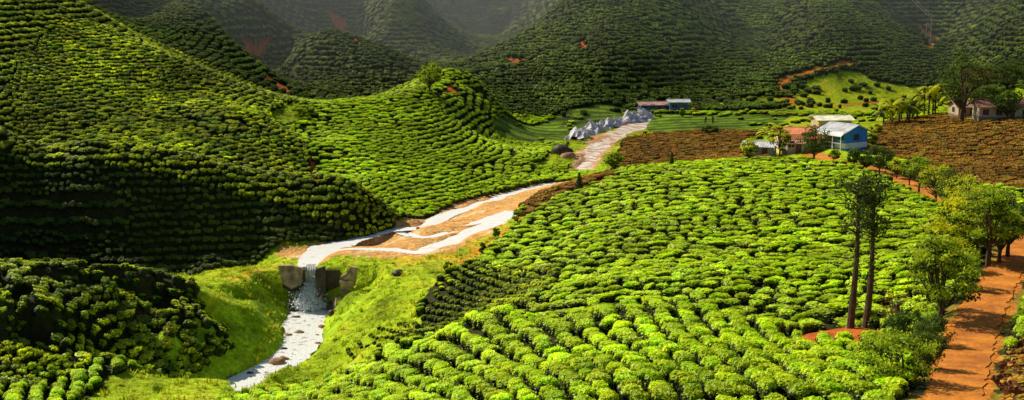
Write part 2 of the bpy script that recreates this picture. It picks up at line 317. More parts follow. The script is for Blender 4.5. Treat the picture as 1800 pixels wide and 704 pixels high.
cMid=coll('tea_mid',[bush('tea_bush_mid_%d'%i,220,.10,12,5,[mYoung,mMid,mDark],20+i) for i in range(7)])
cFar=coll('tea_far',[bush('tea_bush_far_%d'%i,40,.18,8,3,[mYoungF,mMidF,mDark],40+i) for i in range(4)])
cLeft=coll('tea_left',[bush('tea_bush_left_%d'%i,80,.14,9,4,[mYoungL,mMidL,mDark],50+i) for i in range(4)])
cShade=coll('tea_shade_tint',[bush('tea_bush_shade_tint_%d'%i,80,.14,9,4,[mYoungS,mMidS,mDark],70+i) for i in range(4)])
cBr=coll('tea_brown',[bush('tea_bush_brown_%d'%i,130,.10,10,4,[mBr1,mBr2,mBr2],60+i) for i in range(4)])
def scatter(name,P,rot,scl,idx,c):
    me=bpy.data.meshes.new(name); me.from_pydata(P.tolist(),[],[])
    a=me.attributes.new('rot','FLOAT_VECTOR','POINT'); a.data.foreach_set('vector',rot.astype(np.float32).ravel())
    a=me.attributes.new('scl','FLOAT_VECTOR','POINT'); a.data.foreach_set('vector',scl.astype(np.float32).ravel())
    a=me.attributes.new('idx','INT','POINT'); a.data.foreach_set('value',idx.astype(np.int32))
    o=bpy.data.objects.new(name,me); bpy.context.scene.collection.objects.link(o)
    ng=bpy.data.node_groups.new(name+'_nodes','GeometryNodeTree'); ng.interface.new_socket('Geometry',in_out='INPUT',socket_type='NodeSocketGeometry'); ng.interface.new_socket('Geometry',in_out='OUTPUT',socket_type='NodeSocketGeometry')
    N=ng.nodes;L=ng.links; gi=N.new('NodeGroupInput'); go=N.new('NodeGroupOutput'); ip=N.new('GeometryNodeInstanceOnPoints'); ci=N.new('GeometryNodeCollectionInfo')
    ci.inputs['Collection'].default_value=c; ci.inputs['Separate Children'].default_value=True; ci.inputs['Reset Children'].default_value=True
    def na(n_,t):
        q=N.new('GeometryNodeInputNamedAttribute'); q.data_type=t; q.inputs['Name'].default_value=n_; return [s for s in q.outputs if s.enabled and s.name=='Attribute'][0]
    L.new(gi.outputs[0],ip.inputs['Points']); L.new(ci.outputs[0],ip.inputs['Instance']); ip.inputs['Pick Instance'].default_value=True
    L.new(na('idx','INT'),ip.inputs['Instance Index']); L.new(na('rot','FLOAT_VECTOR'),ip.inputs['Rotation']); L.new(na('scl','FLOAT_VECTOR'),ip.inputs['Scale']); L.new(ip.outputs[0],go.inputs[0])
    md=o.modifiers.new('scatter','NODES'); md.node_group=ng; return o
def euler(x,y,ang,tilt=.7):
    e=.8; gx=(hz(x+e,y,ZS)-hz(x-e,y,ZS))/(2*e)*tilt; gy=(hz(x,y+e,ZS)-hz(x,y-e,ZS))/(2*e)*tilt
    nrm=np.stack([-gx,-gy,np.ones_like(gx)],1); nrm/=np.linalg.norm(nrm,axis=1)[:,None]
    X=np.stack([np.cos(ang),np.sin(ang),np.zeros_like(ang)],1); X-=nrm*(X*nrm).sum(1)[:,None]; X/=np.linalg.norm(X,axis=1)[:,None]; Yv=np.cross(nrm,X)
    return np.stack([np.arctan2(Yv[:,2],nrm[:,2]),-np.arcsin(np.clip(X[:,2],-1,1)),np.arctan2(X[:,1],X[:,0])],1)
def cells(x,y,gid,hid,extra,step,minc=3):
    key=np.stack([gid,hid,extra],1).astype(np.int64); k=(key[:,0]+100000)*40000000+(key[:,1]+10000)*1000+key[:,2]
    u,inv,cnt=np.unique(k,return_inverse=True,return_counts=True)
    cx=np.bincount(inv,x)/cnt; cy=np.bincount(inv,y)/cnt; m=cnt>=minc
    return cx[m],cy[m],cnt[m]*step*step
def grid(x0,x1,y0,y1,st):
    a,b=np.meshgrid(np.arange(x0,x1,st),np.arange(y0,y1,st)); a=a.ravel();b=b.ravel(); m=np.abs(a/b)<.47; return a[m],b[m]
def xr(y): return np.interp(y,[60,100,125,140,168,199,240],[-60,-45,-29,-26,-22,-8,11])
def jb(x): return np.interp(x,[-60,-25,-8,8,20,30,60],[118,118,113,106,101,97,95])
def rowoff(g): 
    t=np.sin(g*12.9898)*43758.5453; return t-np.floor(t)
def emit(name,x,y,ang,sx,sy,sz,c,nv,tilt=.7):
    k=len(x); z=hz(x,y)-.05
    scatter(name,np.stack([x,y,z],1),euler(x,y,ang,tilt),np.stack([sx,sy,sz],1),rng.integers(0,nv,k),c)
def tea_ok(x,y):
    r=regions(x,y,.2); wd=dpoly(x,y,LS[:,:2])[0]
    return r,(~r['n'])&(~r['red'])&(r['road']>2.1)&(r['p1']>1.0)&(wd>4)
x,y=grid(-60,50,45,120,.22); r,ok=tea_ok(x,y); m=ok&(~r['br'])&(~r['yt'])&(x>xr(y))&(y<jb(x)); x,y=x[m],y[m]
g=(x+(.17-.012*np.clip(x,-15,12))*(y-85)+.9*vn(x,y,20,51))/1.6; gi=np.floor(g); h=(y+1.2*vn(x,y,9,52))/1.2+rowoff(gi); hi=np.floor(h)
cx,cy,ar=cells(x,y,gi,hi,np.zeros_like(gi),.22,11); s=np.sqrt(ar/1.92); k=len(cx)
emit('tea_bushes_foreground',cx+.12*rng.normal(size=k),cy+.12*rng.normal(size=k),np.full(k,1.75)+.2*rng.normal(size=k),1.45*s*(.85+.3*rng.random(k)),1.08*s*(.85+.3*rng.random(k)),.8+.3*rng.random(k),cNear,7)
x,y=grid(-30,100,88,224,.25); r,ok=tea_ok(x,y); m=ok&(~r['br'])&(~r['yt'])&(x>xr(y))&(y>=jb(x)); x,y=x[m],y[m]
g=(y*.93+x*.3+5*vn(x,y,24,53)+1.2*vn(x,y,6,54))/1.6; gi=np.floor(g); h=(x-.3*y+3*vn(x,y,17,55))/1.9+rowoff(gi); hi=np.floor(h)
cx,cy,ar=cells(x,y,gi,hi,np.zeros_like(gi),.25,12); s=np.sqrt(ar/3.04); k=len(cx)
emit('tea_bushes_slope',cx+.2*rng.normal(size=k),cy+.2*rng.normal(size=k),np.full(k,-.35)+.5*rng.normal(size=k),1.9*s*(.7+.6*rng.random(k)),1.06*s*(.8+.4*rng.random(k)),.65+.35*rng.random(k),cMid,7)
x,y=grid(-40,10,100,175,.3); m=inpoly(x,y,YT)&(dpoly(x,y,LS[:,:2])[0]>5); x,y=x[m],y[m]
gi=np.floor((x+.35*y)/1.5); hi=np.floor((y-.1*x)/1.5+rowoff(gi)*.3); cx,cy,ar=cells(x,y,gi,hi,np.zeros_like(gi),.3,12); k=len(cx); q=.35+.75*np.clip((cx+12)/14,0,1)+.15*rng.random(k)
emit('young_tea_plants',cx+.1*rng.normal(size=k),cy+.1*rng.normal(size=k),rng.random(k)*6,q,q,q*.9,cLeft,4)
def xc(y): return np.interp(y,[180,190,205,225,245,310,345],[-9,-15,-24,-31.5,-38,-47,-52])
def contour(name,Y0,Y1,step,sg,sh,c,nv,hgt,only=None):
    x,y=grid(-.47*Y1,.47*Y1,Y0,Y1,step); r,ok=tea_ok(x,y); m=ok&(~r['br'])&((x<xr(y))|(y>224)); 
    if only is not None: m&=only(x,y)
    x,y=x[m],y[m]
    z=hz(x,y,ZS); e=3.; gx=(hz(x+e,y,ZS)-hz(x-e,y,ZS))/(2*e); gy=(hz(x,y+e,ZS)-hz(x,y-e,ZS))/(2*e); fl=(np.abs(gx)>np.abs(gy)).astype(int)
    e=7.; sl=np.hypot((hz(x+e,y,ZS)-hz(x-e,y,ZS))/(2*e),(hz(x,y+e,ZS)-hz(x,y-e,ZS))/(2*e))+.02
    kk=np.round(np.log2(.35/sl)).clip(-3,4); g=z/(.35*2.**-kk)/sg; gi=np.floor(g)
    h=np.where(fl==1,y,x)/(sh*.8)+rowoff(gi+kk*7); hi=np.floor(h)
    flat=sl<.13; kk=np.where(flat,6,kk); fl=np.where(flat,0,fl); gi=np.where(flat,np.floor((y+.3*x)/sg),gi); hi=np.where(flat,np.floor(x/sh+rowoff(gi)),hi)
    cx,cy,ar=cells(x,y,gi+2000,hi,fl*10+kk+3,step,2)
    q=sg*1.15; K=lambda a,b:np.floor(a/q).astype(np.int64)*100000+np.floor(b/q).astype(np.int64)
    free=~np.isin(K(x,y),K(cx,cy))
    if free.any():
        fx,fy=x[free],y[free]; a_,b_,ar2=cells(fx,fy,np.floor(fx/q),np.floor(fy/q),np.zeros_like(fx),step,max(2,int(.35*q*q/step**2)))
        cx=np.r_[cx,a_]; cy=np.r_[cy,b_]; ar=np.r_[ar,ar2]
    s=np.sqrt(np.clip(ar/(sg*sh),.3,2.2)); k=len(cx)
    e=3.; gx=(hz(cx+e,cy,ZS)-hz(cx-e,cy,ZS)); gy=(hz(cx,cy+e,ZS)-hz(cx,cy-e,ZS)); ang=np.arctan2(gx,-gy)
    emit(name,cx+.1*rng.normal(size=k),cy+.1*rng.normal(size=k),ang+.12*rng.normal(size=k),1.25*sh*s*(.8+.4*rng.random(k)),.74*sg*s*(.85+.3*rng.random(k)),hgt*(.75+.5*rng.random(k)),c,nv,.75)
contour('tea_bushes_spur',185,345,.28,1.45,1.3,cMid,7,.7,lambda x,y:(x>xc(y)))
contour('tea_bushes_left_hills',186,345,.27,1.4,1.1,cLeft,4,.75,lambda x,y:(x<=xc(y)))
contour('tea_bushes_shaded_bank',150,188,.27,1.4,1.1,cShade,4,.6,lambda x,y:(y<186))
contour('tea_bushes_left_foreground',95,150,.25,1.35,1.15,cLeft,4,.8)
contour('tea_bushes_far_hills',345,520,.45,1.9,1.4,cFar,4,1.05)
contour('tea_bushes_distant_hills',520,760,.9,3.0,2.6,cFar,4,1.6)
x,y=grid(-10,140,60,300,.4); r,ok=tea_ok(x,y); m=r['br']&(r['road']>2.1); x,y=x[m],y[m]
gi=np.floor((y+2*vn(x,y,20,57))/1.7); hi=np.floor((x+.2*y)/1.6+rowoff(gi)); cx,cy,ar=cells(x,y,gi,hi,np.zeros_like(gi),.4,6); k=len(cx)
emit('pruned_tea_bushes',cx+.15*rng.normal(size=k),cy+.15*rng.normal(size=k),rng.random(k)*.5,1.7*(.8+.4*rng.random(k)),1.3*(.8+.4*rng.random(k)),.6+.3*rng.random(k),cBr,4)
mGrass=M('grass_blades',(.38,.54,.012),(.62,.60,.02),.25,.6,transl=.4,rand=.35)
tufts=[]
for i in range(4):
    g_=np.random.default_rng(90+i); b=MB()
    for k in range(16):
        a=g_.random()*6.28; r0=g_.random()*.35; p=np.array([r0*math.cos(a),r0*math.sin(a),-.05]); a2=g_.random()*6.28; l=.25+.35*g_.random(); t=np.array([math.cos(a2)*.18,math.sin(a2)*.18,l]); w_=np.array([-math.sin(a2),math.cos(a2),0])*.05
        b.add([p-w_,p+w_,p+t*.6+w_*.6,p+t*.6-w_*.6,p+t],[[0,1,2,3],[3,2,4]],0)
    tufts.append(b.build('grass_tuft_%d'%i,[mGrass],link=False))
cT=coll('grass_tufts',tufts)
k=46000; x=rng.uniform(-75,50,k); y=rng.uniform(100,330,k); r=regions(x,y,.6); m=(r['n'])&(~r['sand'])&(dpoly(x,y,LS[:,:2])[0]>2.5)&(np.abs(x/y)<.45)&(r['road']>1.6)&(~r['field']); x,y=x[m],y[m]; k=len(x); q=.5+1.0*rng.random(k)**3
emit('grass',x,y,rng.random(k)*6.28,q*1.2,q*1.2,q*(.4+.5*rng.random(k)),cT,4,.3)
# ---------------------------------------------------------------- ribbons
def ribbon(name,P,Wd,zs,mat,cross=5,rag=.12,seed=0):
    g_=np.random.default_rng(seed); b=MB(); n_=len(P); V=[]
    for i in range(n_):
        t=P[min(i+1,n_-1)]-P[max(i-1,0)]; t=t/(np.linalg.norm(t)+1e-9); nn=np.array([-t[1],t[0]]); wl=Wd[i]*.5*(1+rag*g_.normal()); wr=Wd[i]*.5*(1+rag*g_.normal())
        for c_ in range(cross):
            f=c_/(cross-1); o_=-wl+(wl+wr)*f; q=P[i]+nn*o_; V.append((q[0],q[1],zs(q[0],q[1],i)))
    F=[[i*cross+c_,(i+1)*cross+c_,(i+1)*cross+c_+1,i*cross+c_+1][::-1] for i in range(n_-1) for c_ in range(cross-1)]
    b.add(V,F,0); return b.build(name,[mat],True)
mWat=M('river_water',(1,1,1),(.90,.80,.66),1.1,.35,bump=.03,bscale=2.5,spec=.35,lo=.56,hi=.68)  # sun glare on the river painted as a white base colour
mWatU=M('muddy_river_water',(1,.95,.88),(.66,.38,.21),.55,.35,bump=.05,bscale=2,spec=.35,lo=.46,hi=.56)  # mud brown, with sun sparkle painted in as white flecks
for i,P in enumerate(waters):
    P2=smooth(P,3)
    if i==0:
        k=int(np.argmax(P2[:,1]<242)); Q=P2[:k+1]; ribbon('river',Q[:,:2],Q[:,3]*1.5+1.2,lambda a,b_,k_,Q=Q:Q[k_,2]-.14,mWatU,7,.1,9); P2=P2[k:]
    ribbon('river' if i==0 else 'river_channel',P2[:,:2],P2[:,3]*1.7+1.4,lambda a,b_,k,P2=P2:P2[k,2]-.15,mWat,7,.05,i)
mStream=M('stream_water',(1,1,1),(.46,.42,.36),1.2,.3,bump=.12,bscale=4,spec=.4,lo=.58,hi=.68)
ribbon('stream',LS[:,:2],LS[:,3]*2.4,lambda a,b_,k:LS[k,2]-.02,mStream,9,.1,4)
mRoad=M('dirt_road_orange',(.76,.27,.03),(.46,.14,.02),.6,.95,bump=.12,bscale=2.5)
rd=smooth(road,3); ribbon('dirt_road',rd,np.full(len(rd),2.5),lambda a,b_,k:float(hz(a,b_))+.05,mRoad,7,.08,5)
# ---------------------------------------------------------------- rocks
mRock=M('boulder_stone',(.34,.16,.08),(.50,.30,.18),1.5,.8,bump=.08); mRockD=M('dark_wet_rock',(.05,.04,.03),(.10,.07,.05),1.5,.5,bump=.08)
mConc=M('weathered_concrete',(.60,.43,.27),(.24,.16,.10),1.2,.9,bump=.05,bscale=5)
def rock(name,c,r,mat,seed,sq=.7):
    g_=np.random.default_rng(seed); b=MB(); V=[];F=[]; A_,B_=9,12
    for i in range(A_+1):
        for j in range(B_):
            p=math.pi*i/A_; q=2*math.pi*j/B_; V.append((math.sin(p)*math.cos(q),math.sin(p)*math.sin(q),math.cos(p)))
    V=np.array(V); pl=g_.normal(size=(9,3)); pl/=np.linalg.norm(pl,axis=1)[:,None]; d=np.min(np.where(V@pl.T>.15,(.62+.3*g_.random(9))/np.maximum(V@pl.T,.15),9),1); V=V*np.clip(d,.5,1.15)[:,None]*np.array([r,r*(.7+.4*g_.random()),r*sq])
    F=[[i*B_+j,i*B_+(j+1)%B_,(i+1)*B_+(j+1)%B_,(i+1)*B_+j] for i in range(A_) for j in range(B_)]
    b.add(V[:, :],[f[::-1] for f in F],0); return b.build(name,[mat],True,loc=c)
for i,(u,v,Yd,r,mt) in enumerate([(488,661,145,.95,0),(500,652,146.5,.7,0),(525,598,156,.65,0),(507,602,155,.55,0),(522,640,149,.35,0),(557,604,155,.4,0),(566,590,158,.5,0),(500,632,150,.45,1),(585,572,161,.7,1),(520,565,162,.6,1),(515,545,165,.9,1),(585,545,165,.9,1),(560,618,152,.5,0),(470,678,142,.4,0),(440,672,142,.6,1),(540,588,157,.25,1),(700,483,163,.7,1),(990,262,262,2.2,1),(1000,270,258,1.4,0),(548,612,153,.3,0),(510,615,152,.3,1),(545,640,148,.35,0),(535,605,154,.2,1),(520,655,146,.3,1),(455,680,141,.35,0),(715,409,187,.4,1),(735,407,188,.3,1)]):
    p=unproject(u,v,Yd); rock('boulder',(p[0],p[1],max(float(hz(p[0],p[1])),-9)+r*.15),r,(mRock,mRockD)[mt],i)
# ---------------------------------------------------------------- dam and waterfall
dam=empty('concrete_dam',(0,0,0)); b=MB()
b.box((LX-2.0,167.6,-2.9),(2.9,.9,4.8),1); b.box((LX+2.0,167.6,-2.9),(2.9,.9,4.8),1); b.box((LX,167.75,-2.75),(1.1,.8,4.95),1)
b.build('wall',[mConc,mRockD],parent=dam)
def prism(b,P,th,m):
    n_=len(P); V=[(x,y,z) for x,y,z in P]+[(x,y+th,z) for x,y,z in P]; b.add(V,[list(range(n_)),list(range(n_,2*n_))[::-1]]+[[i,i+n_,(i+1)%n_+n_,(i+1)%n_] for i in range(n_)],m)
b=MB(); prism(b,[(LX-3.9,166.6,.15),(LX-3.4,166.4,-1.9),(LX-2.2,165.9,-2.6),(LX-.9,165.6,-1.8),(LX-.75,165.9,.0),(LX-2.2,166.3,.28)],.45,0); prism(b,[(LX-.9,165.5,-1.6),(LX-.75,165.5,-3.4),(LX-.55,165.9,-3.4),(LX-.6,165.9,-.2)],1.6,1); b.build('left_wing_wall',[mConc,mRockD],parent=dam)
b=MB(); prism(b,[(LX+.75,165.8,-.1),(LX+.8,165.4,-3.3),(LX+2.0,165.4,-3.6),(LX+1.9,165.9,.25)],.5,1)
prism(b,[(LX+3.9,164.9,-4.0),(LX+4.9,164.9,-4.0),(LX+4.7,164.9,-2.3),(LX+5.6,164.9,-1.9),(LX+5.9,164.9,.3),(LX+5.1,164.9,.4),(LX+4.6,164.9,-.4),(LX+3.9,164.9,-.8)],.7,0)
b.box((LX+4.5,164.75,-1.4),(1.5,.3,.25),0,rz=.05); b.box((LX+4.4,164.7,-2.6),(1.3,.3,.25),0,rz=.05); b.box((LX+3.6,164.2,-3.9),(1.2,1.1,1.5),0,rz=.5,taper=.6); b.build('right_ruined_pier',[mConc,mRockD],parent=dam)
mFall=M('falling_water',(1,1,1),(.66,.67,.70),2,.3,bump=.1,bscale=3,stretch=(5,1,.5),spec=.5,transl=.4); mFoam=M('white_foam',(1,1,1),(.74,.82,.94),3,.6,bump=.05,transl=.45)
b=MB(); V=[];n1,n2=16,12; g_=np.random.default_rng(3)
for i in range(n1):
    f=i/(n1-1); yy=168.2-1.5*min(f*3,1)-.25*f; zz=.06-.15*min(f*3,1)-2.9*max(0,f-.15)**1.3/.8; wd=.55+.15*f
    for j in range(n2): V.append((LX+(-1+2*j/(n2-1))*wd,yy-.1*math.cos(j*2.2+f)+.04*g_.normal(),zz))
b.add(V,[[i*n2+j,i*n2+j+1,(i+1)*n2+j+1,(i+1)*n2+j] for i in range(n1-1) for j in range(n2-1)],0)
V=[];n1,n2=14,22
for i in range(n1):
    f=i/(n1-1)
    for j in range(n2):
        q=-1+2*j/(n2-1); V.append((LX+q*(.65+1.4*f**.7)+.12*g_.normal(),166.4-(.3+1.7*f)*(1-q*q*.6)+.15*g_.normal(),-2.6-2.3*f**.9+.2*g_.normal()))
b.add(V,[[i*n2+j,i*n2+j+1,(i+1)*n2+j+1,(i+1)*n2+j] for i in range(n1-1) for j in range(n2-1)],1)
P=[]; 
for k in range(2200):
    f=g_.random(); q=g_.normal()*.5; P.append((LX+q*(.9+1.6*f),166.2-(.3+1.9*f)*max(.2,1-q*q*.4)+.25*g_.normal(),-2.4-2.4*f+.4*abs(g_.normal())))
b.leaves(P,.08,1,g_,0,1)
b.build('waterfall',[mFall,mFoam],True)
# ---------------------------------------------------------------- trees
mBark=M('tree_bark',(.13,.085,.05),(.07,.045,.03),3,.9,bump=.03)
LM={'y':M('foliage_yellow_green',(.84,.76,.02),(.42,.56,.015),1.2,.55,transl=.45,rand=.1),'g':M('foliage_green',(.26,.42,.015),(.54,.62,.015),1.2,.55,transl=.4,rand=.1),'d':M('foliage_dark',(.06,.12,.015),(.16,.24,.015),1.2,.6,transl=.35,rand=.1),'r':M('foliage_reddish',(.35,.13,.03),(.20,.13,.03),1.2,.6,transl=.3)}
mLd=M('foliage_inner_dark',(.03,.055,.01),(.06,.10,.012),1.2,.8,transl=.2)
def tree(name,u,v,vt,wpx,kind,leaf,seed,dens=1.,Yd=None):
    if Yd: p=np.array(unproject(u,v,Yd)); p[2]=float(hz(p[0],p[1]))
    else: p=G(u,v)
    sc=p[1]/FL; h=(v-vt)*sc; w_=wpx*sc*.5; g_=np.random.default_rng(seed); b=MB()
    px=p[1]/1407.
    if kind in('round','bushy'):
        th=h*(.28 if kind=='round' else .06); top=np.array([.1*w_*g_.normal(),0,h*.75]); r0=max(.05,h*.03)
        b.tube([(0,0,-.3),(0,0,th*.5),top*.5+np.array([.1*w_,0,0]),top],[r0*1.3,r0,r0*.7,r0*.25],7,0)
        nc=int(18+8*min(w_,3)); cs=[]
        for k in range(nc):
            d=g_.normal(size=3); d/=np.linalg.norm(d); rr=.5+.55*g_.random()**.5
            c=np.array([d[0]*w_*rr*.9,d[1]*w_*rr*.9,th+(h-th)*(.5+.45*d[2]*rr)]); cs.append(c)
            if k%2==0: q=np.array([0,0,th*(.6+.5*g_.random())]); b.tube([q,q*.4+c*.6+np.array([0,0,-.05*h]),c],[r0*.5,r0*.3,r0*.1],5,0,False)
        for c in cs:
            cr=(.24+.14*g_.random())*min(w_,(h-th)*.6)+.05
            nl=int(62*dens); e=g_.normal(size=(nl,3)); e/=np.linalg.norm(e,axis=1)[:,None]; e*=(cr*(.3+.9*g_.random(nl)))[:,None]; e[:,2]*=.7
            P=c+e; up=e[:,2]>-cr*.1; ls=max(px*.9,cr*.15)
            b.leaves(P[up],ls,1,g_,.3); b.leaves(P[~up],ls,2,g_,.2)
    elif kind=='cone':
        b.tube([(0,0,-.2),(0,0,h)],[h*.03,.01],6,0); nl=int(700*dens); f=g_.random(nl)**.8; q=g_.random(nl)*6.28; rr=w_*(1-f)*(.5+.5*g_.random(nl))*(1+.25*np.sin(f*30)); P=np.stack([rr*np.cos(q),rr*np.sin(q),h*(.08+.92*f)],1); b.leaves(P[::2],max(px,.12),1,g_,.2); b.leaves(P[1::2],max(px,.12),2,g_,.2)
    elif kind=='tall':
        lean=.02*h*g_.normal(); T_=lambda f:np.array([lean*f+.12*math.sin(f*5+seed),.1*math.sin(f*4),h*f])
        b.tube([T_(f) for f in np.linspace(-.02,1,14)],np.linspace(.28,.06,14),9,0)
        for k in range(48):
            f=.3+.7*g_.random()**.5; q=g_.random()*6.28; L_=w_*(.35+.85*g_.random())*(1.0 if f>.62 else .4); c0=T_(f); c1=c0+np.array([math.cos(q)*L_,math.sin(q)*L_,.35*L_+.3*g_.random()]); b.tube([c0,(c0+c1)/2+np.array([0,0,.08]),c1],[.05,.035,.015],5,0,False)
            for j in range(3):
                c=c0+(c1-c0)*(.5+.25*j); nl=11 if f>.6 else 4; e=g_.normal(size=(nl,3))*.18; b.leaves(c+e,.11,1 if g_.random()>.3 else 2,g_,.1)
        nl=420; f=.15+.8*g_.random(nl); e=g_.normal(size=(nl,3))*.16; P=np.array([T_(a) for a in f])+e; b.leaves(P,.09,2,g_,0)
    elif kind=='banana':
        for s_ in range(6):
            o_=np.array([g_.normal()*w_*.45,g_.normal()*w_*.4,0]); hs=h*(.35+.3*g_.random()); b.tube([o_+(0,0,-.3),o_+(0,0,hs)],[.22,.14],7,0)
            for k in range(11):
                q=g_.random()*6.28; L_=h*(.5+.25*g_.random()); V=[]; d=np.array([math.cos(q),math.sin(q),0]); n_=np.array([-d[1],d[0],0]); rise=.6+.7*g_.random()
                for i in range(7):
                    f=i/6; c=o_+np.array([0,0,hs])+d*L_*f*.75+np.array([0,0,L_*(rise*f-.95*f*f)]); wl=.5*math.sin(math.pi*min(f*.9+.1,1))**.7+.02
                    V+= [c-n_*wl-(0,0,.12*wl),c+(0,0,.05),c+n_*wl-(0,0,.12*wl)]
                b.add(V,[[i*3+a_,i*3+a_+1,(i+1)*3+a_+1,(i+1)*3+a_] for i in range(6) for a_ in range(2)],1 if k%4 else 2)
    elif kind=='sparse':
        for k in range(14):
            q=g_.random()*6.28; e=np.array([math.cos(q)*w_*g_.random(),math.sin(q)*w_*g_.random(),h*(.5+.5*g_.random())]); b.tube([(0,0,-.1),e*.5+(0,0,h*.1),e],[.05,.03,.01],5,0,False); b.leaves(e+g_.normal(size=(16,3))*.3,.1,1,g_,0)
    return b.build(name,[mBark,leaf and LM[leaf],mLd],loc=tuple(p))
TR=[('tall_tree',1498,572,303,78,'tall','d',94),('tall_tree',1522,566,310,56,'tall','d',95),('shrub',1575,548,455,70,'sparse','r',97),
('leafy_tree',1650,612,452,130,'round','g',88),('leafy_shrub',1590,650,565,120,'bushy','d',82),('leafy_shrub',1640,628,568,64,'bushy','d',80),('leafy_shrub',1575,712,610,150,'bushy','g',68),('leafy_shrub',1550,650,600,70,'bushy','d',80),('leafy_shrub',1630,690,620,60,'bushy','d',72),
('leafy_tree',1690,480,352,115,'round','y',112),('leafy_tree',1735,500,345,100,'round','g',108),('leafy_tree',1770,470,352,90,'round','d',114),('leafy_tree',1755,485,372,80,'round','y',110),('leafy_tree',1715,470,365,90,'round','g',115),('leafy_shrub',1665,530,440,80,'bushy','y',106),('leafy_shrub',1690,555,480,60,'bushy','g',99),('leafy_tree',1805,420,340,70,'round','d',125),('leafy_shrub',1640,470,420,50,'bushy','g',118),
('leafy_tree',1690,385,288,80,'round','y',150),('leafy_tree',1645,352,283,66,'round','y',170),('leafy_tree',1615,340,275,52,'round','g',180),('leafy_tree',1598,332,288,36,'round','g',188),('leafy_tree',1545,318,268,60,'round','d',200),('leafy_tree',1668,400,300,56,'round','d',155),('leafy_tree',1720,400,315,60,'round','y',145),('small_tree',1575,330,295,30,'round','y',195),('small_tree',1522,308,280,24,'round','d',203),
('small_tree',1500,300,262,22,'round','d',205),('round_tree',1430,290,225,54,'round','d',214),('small_tree',1370,280,215,34,'round','y',222),('small_tree',1368,240,182,40,'banana','y',245),('small_tree',1316,290,247,32,'round','y',218),('small_tree',1465,284,262,22,'round','g',216),
('big_dark_tree',1690,216,88,86,'round','d',278),('leafy_tree',1770,212,155,56,'round','d',272),('banana_plants',1635,200,128,76,'banana','y',300),('banana_plants',1560,215,158,86,'banana','y',285),('banana_plants',1600,205,158,56,'banana','g',292),('shrub',1540,240,217,22,'bushy','y',262),('leafy_tree',1768,160,108,60,'round','d',345),('leafy_tree',1715,170,110,50,'round','r',345),('leafy_tree',1735,212,150,50,'round','d',283),('small_tree',1530,262,235,22,'bushy','g',240),('small_tree',1345,262,240,20,'bushy','y',246),
('conifer_tree',1018,336,304,17,'cone','d',None),('conifer_tree',1181,290,262,13,'cone','d',216),('small_tree',1080,306,268,32,'round','g',None),('small_tree',788,480,456,14,'bushy','g',None),('small_tree',910,392,367,18,'bushy','g',None),('small_tree',872,420,398,12,'bushy','g',None),('small_tree',848,446,426,12,'bushy','d',None),
('leafy_tree',755,166,112,46,'round','g',None),('leafy_tree',535,206,184,44,'bushy','g',None),('shrub',1247,238,221,28,'bushy','d',None),('small_tree',1200,206,188,10,'bushy','g',None),('leafy_tree',872,50,12,36,'round','g',None)]
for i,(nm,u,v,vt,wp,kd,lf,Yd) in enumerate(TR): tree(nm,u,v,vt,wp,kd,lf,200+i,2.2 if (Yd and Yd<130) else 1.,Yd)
# ---------------------------------------------------------------- buildings
def gable(b,w,d,z0,rise,ov,th,m,seg=1):
    for sgn in(-1,1):
        y0=0;y1=sgn*(d/2+ov); z1=z0-ov*rise/(d/2); x0=-w/2-ov
        V=[(x0,y0,z0+rise),(w/2+ov,y0,z0+rise),(w/2+ov,y1,z1),(x0,y1,z1)]; V+=[(a,b_,c+th) for a,b_,c in V]
        b.add(V,[[0,1,2,3],[4,5,6,7],[0,1,5,4],[1,2,6,5],[2,3,7,6],[3,0,4,7]],m)
        k=int((w+2*ov)/.4)
        for i in range(k+1):
            xx=x0+(w+2*ov)*i/k; b.add([(xx-.05,0,z0+rise+th),(xx+.05,0,z0+rise+th),(xx+.05,y1,z1+th),(xx-.05,y1,z1+th),(xx,0,z0+rise+th+.06),(xx,y1,z1+th+.06)],[[0,4,5,3],[4,1,2,5],[3,5,2]],m)
mGlass=M('window_glass_dark',(.03,.035,.04),(.05,.05,.06),1,.15); mWood=M('weathered_wood',(.20,.12,.07),(.12,.07,.04),2,.85)
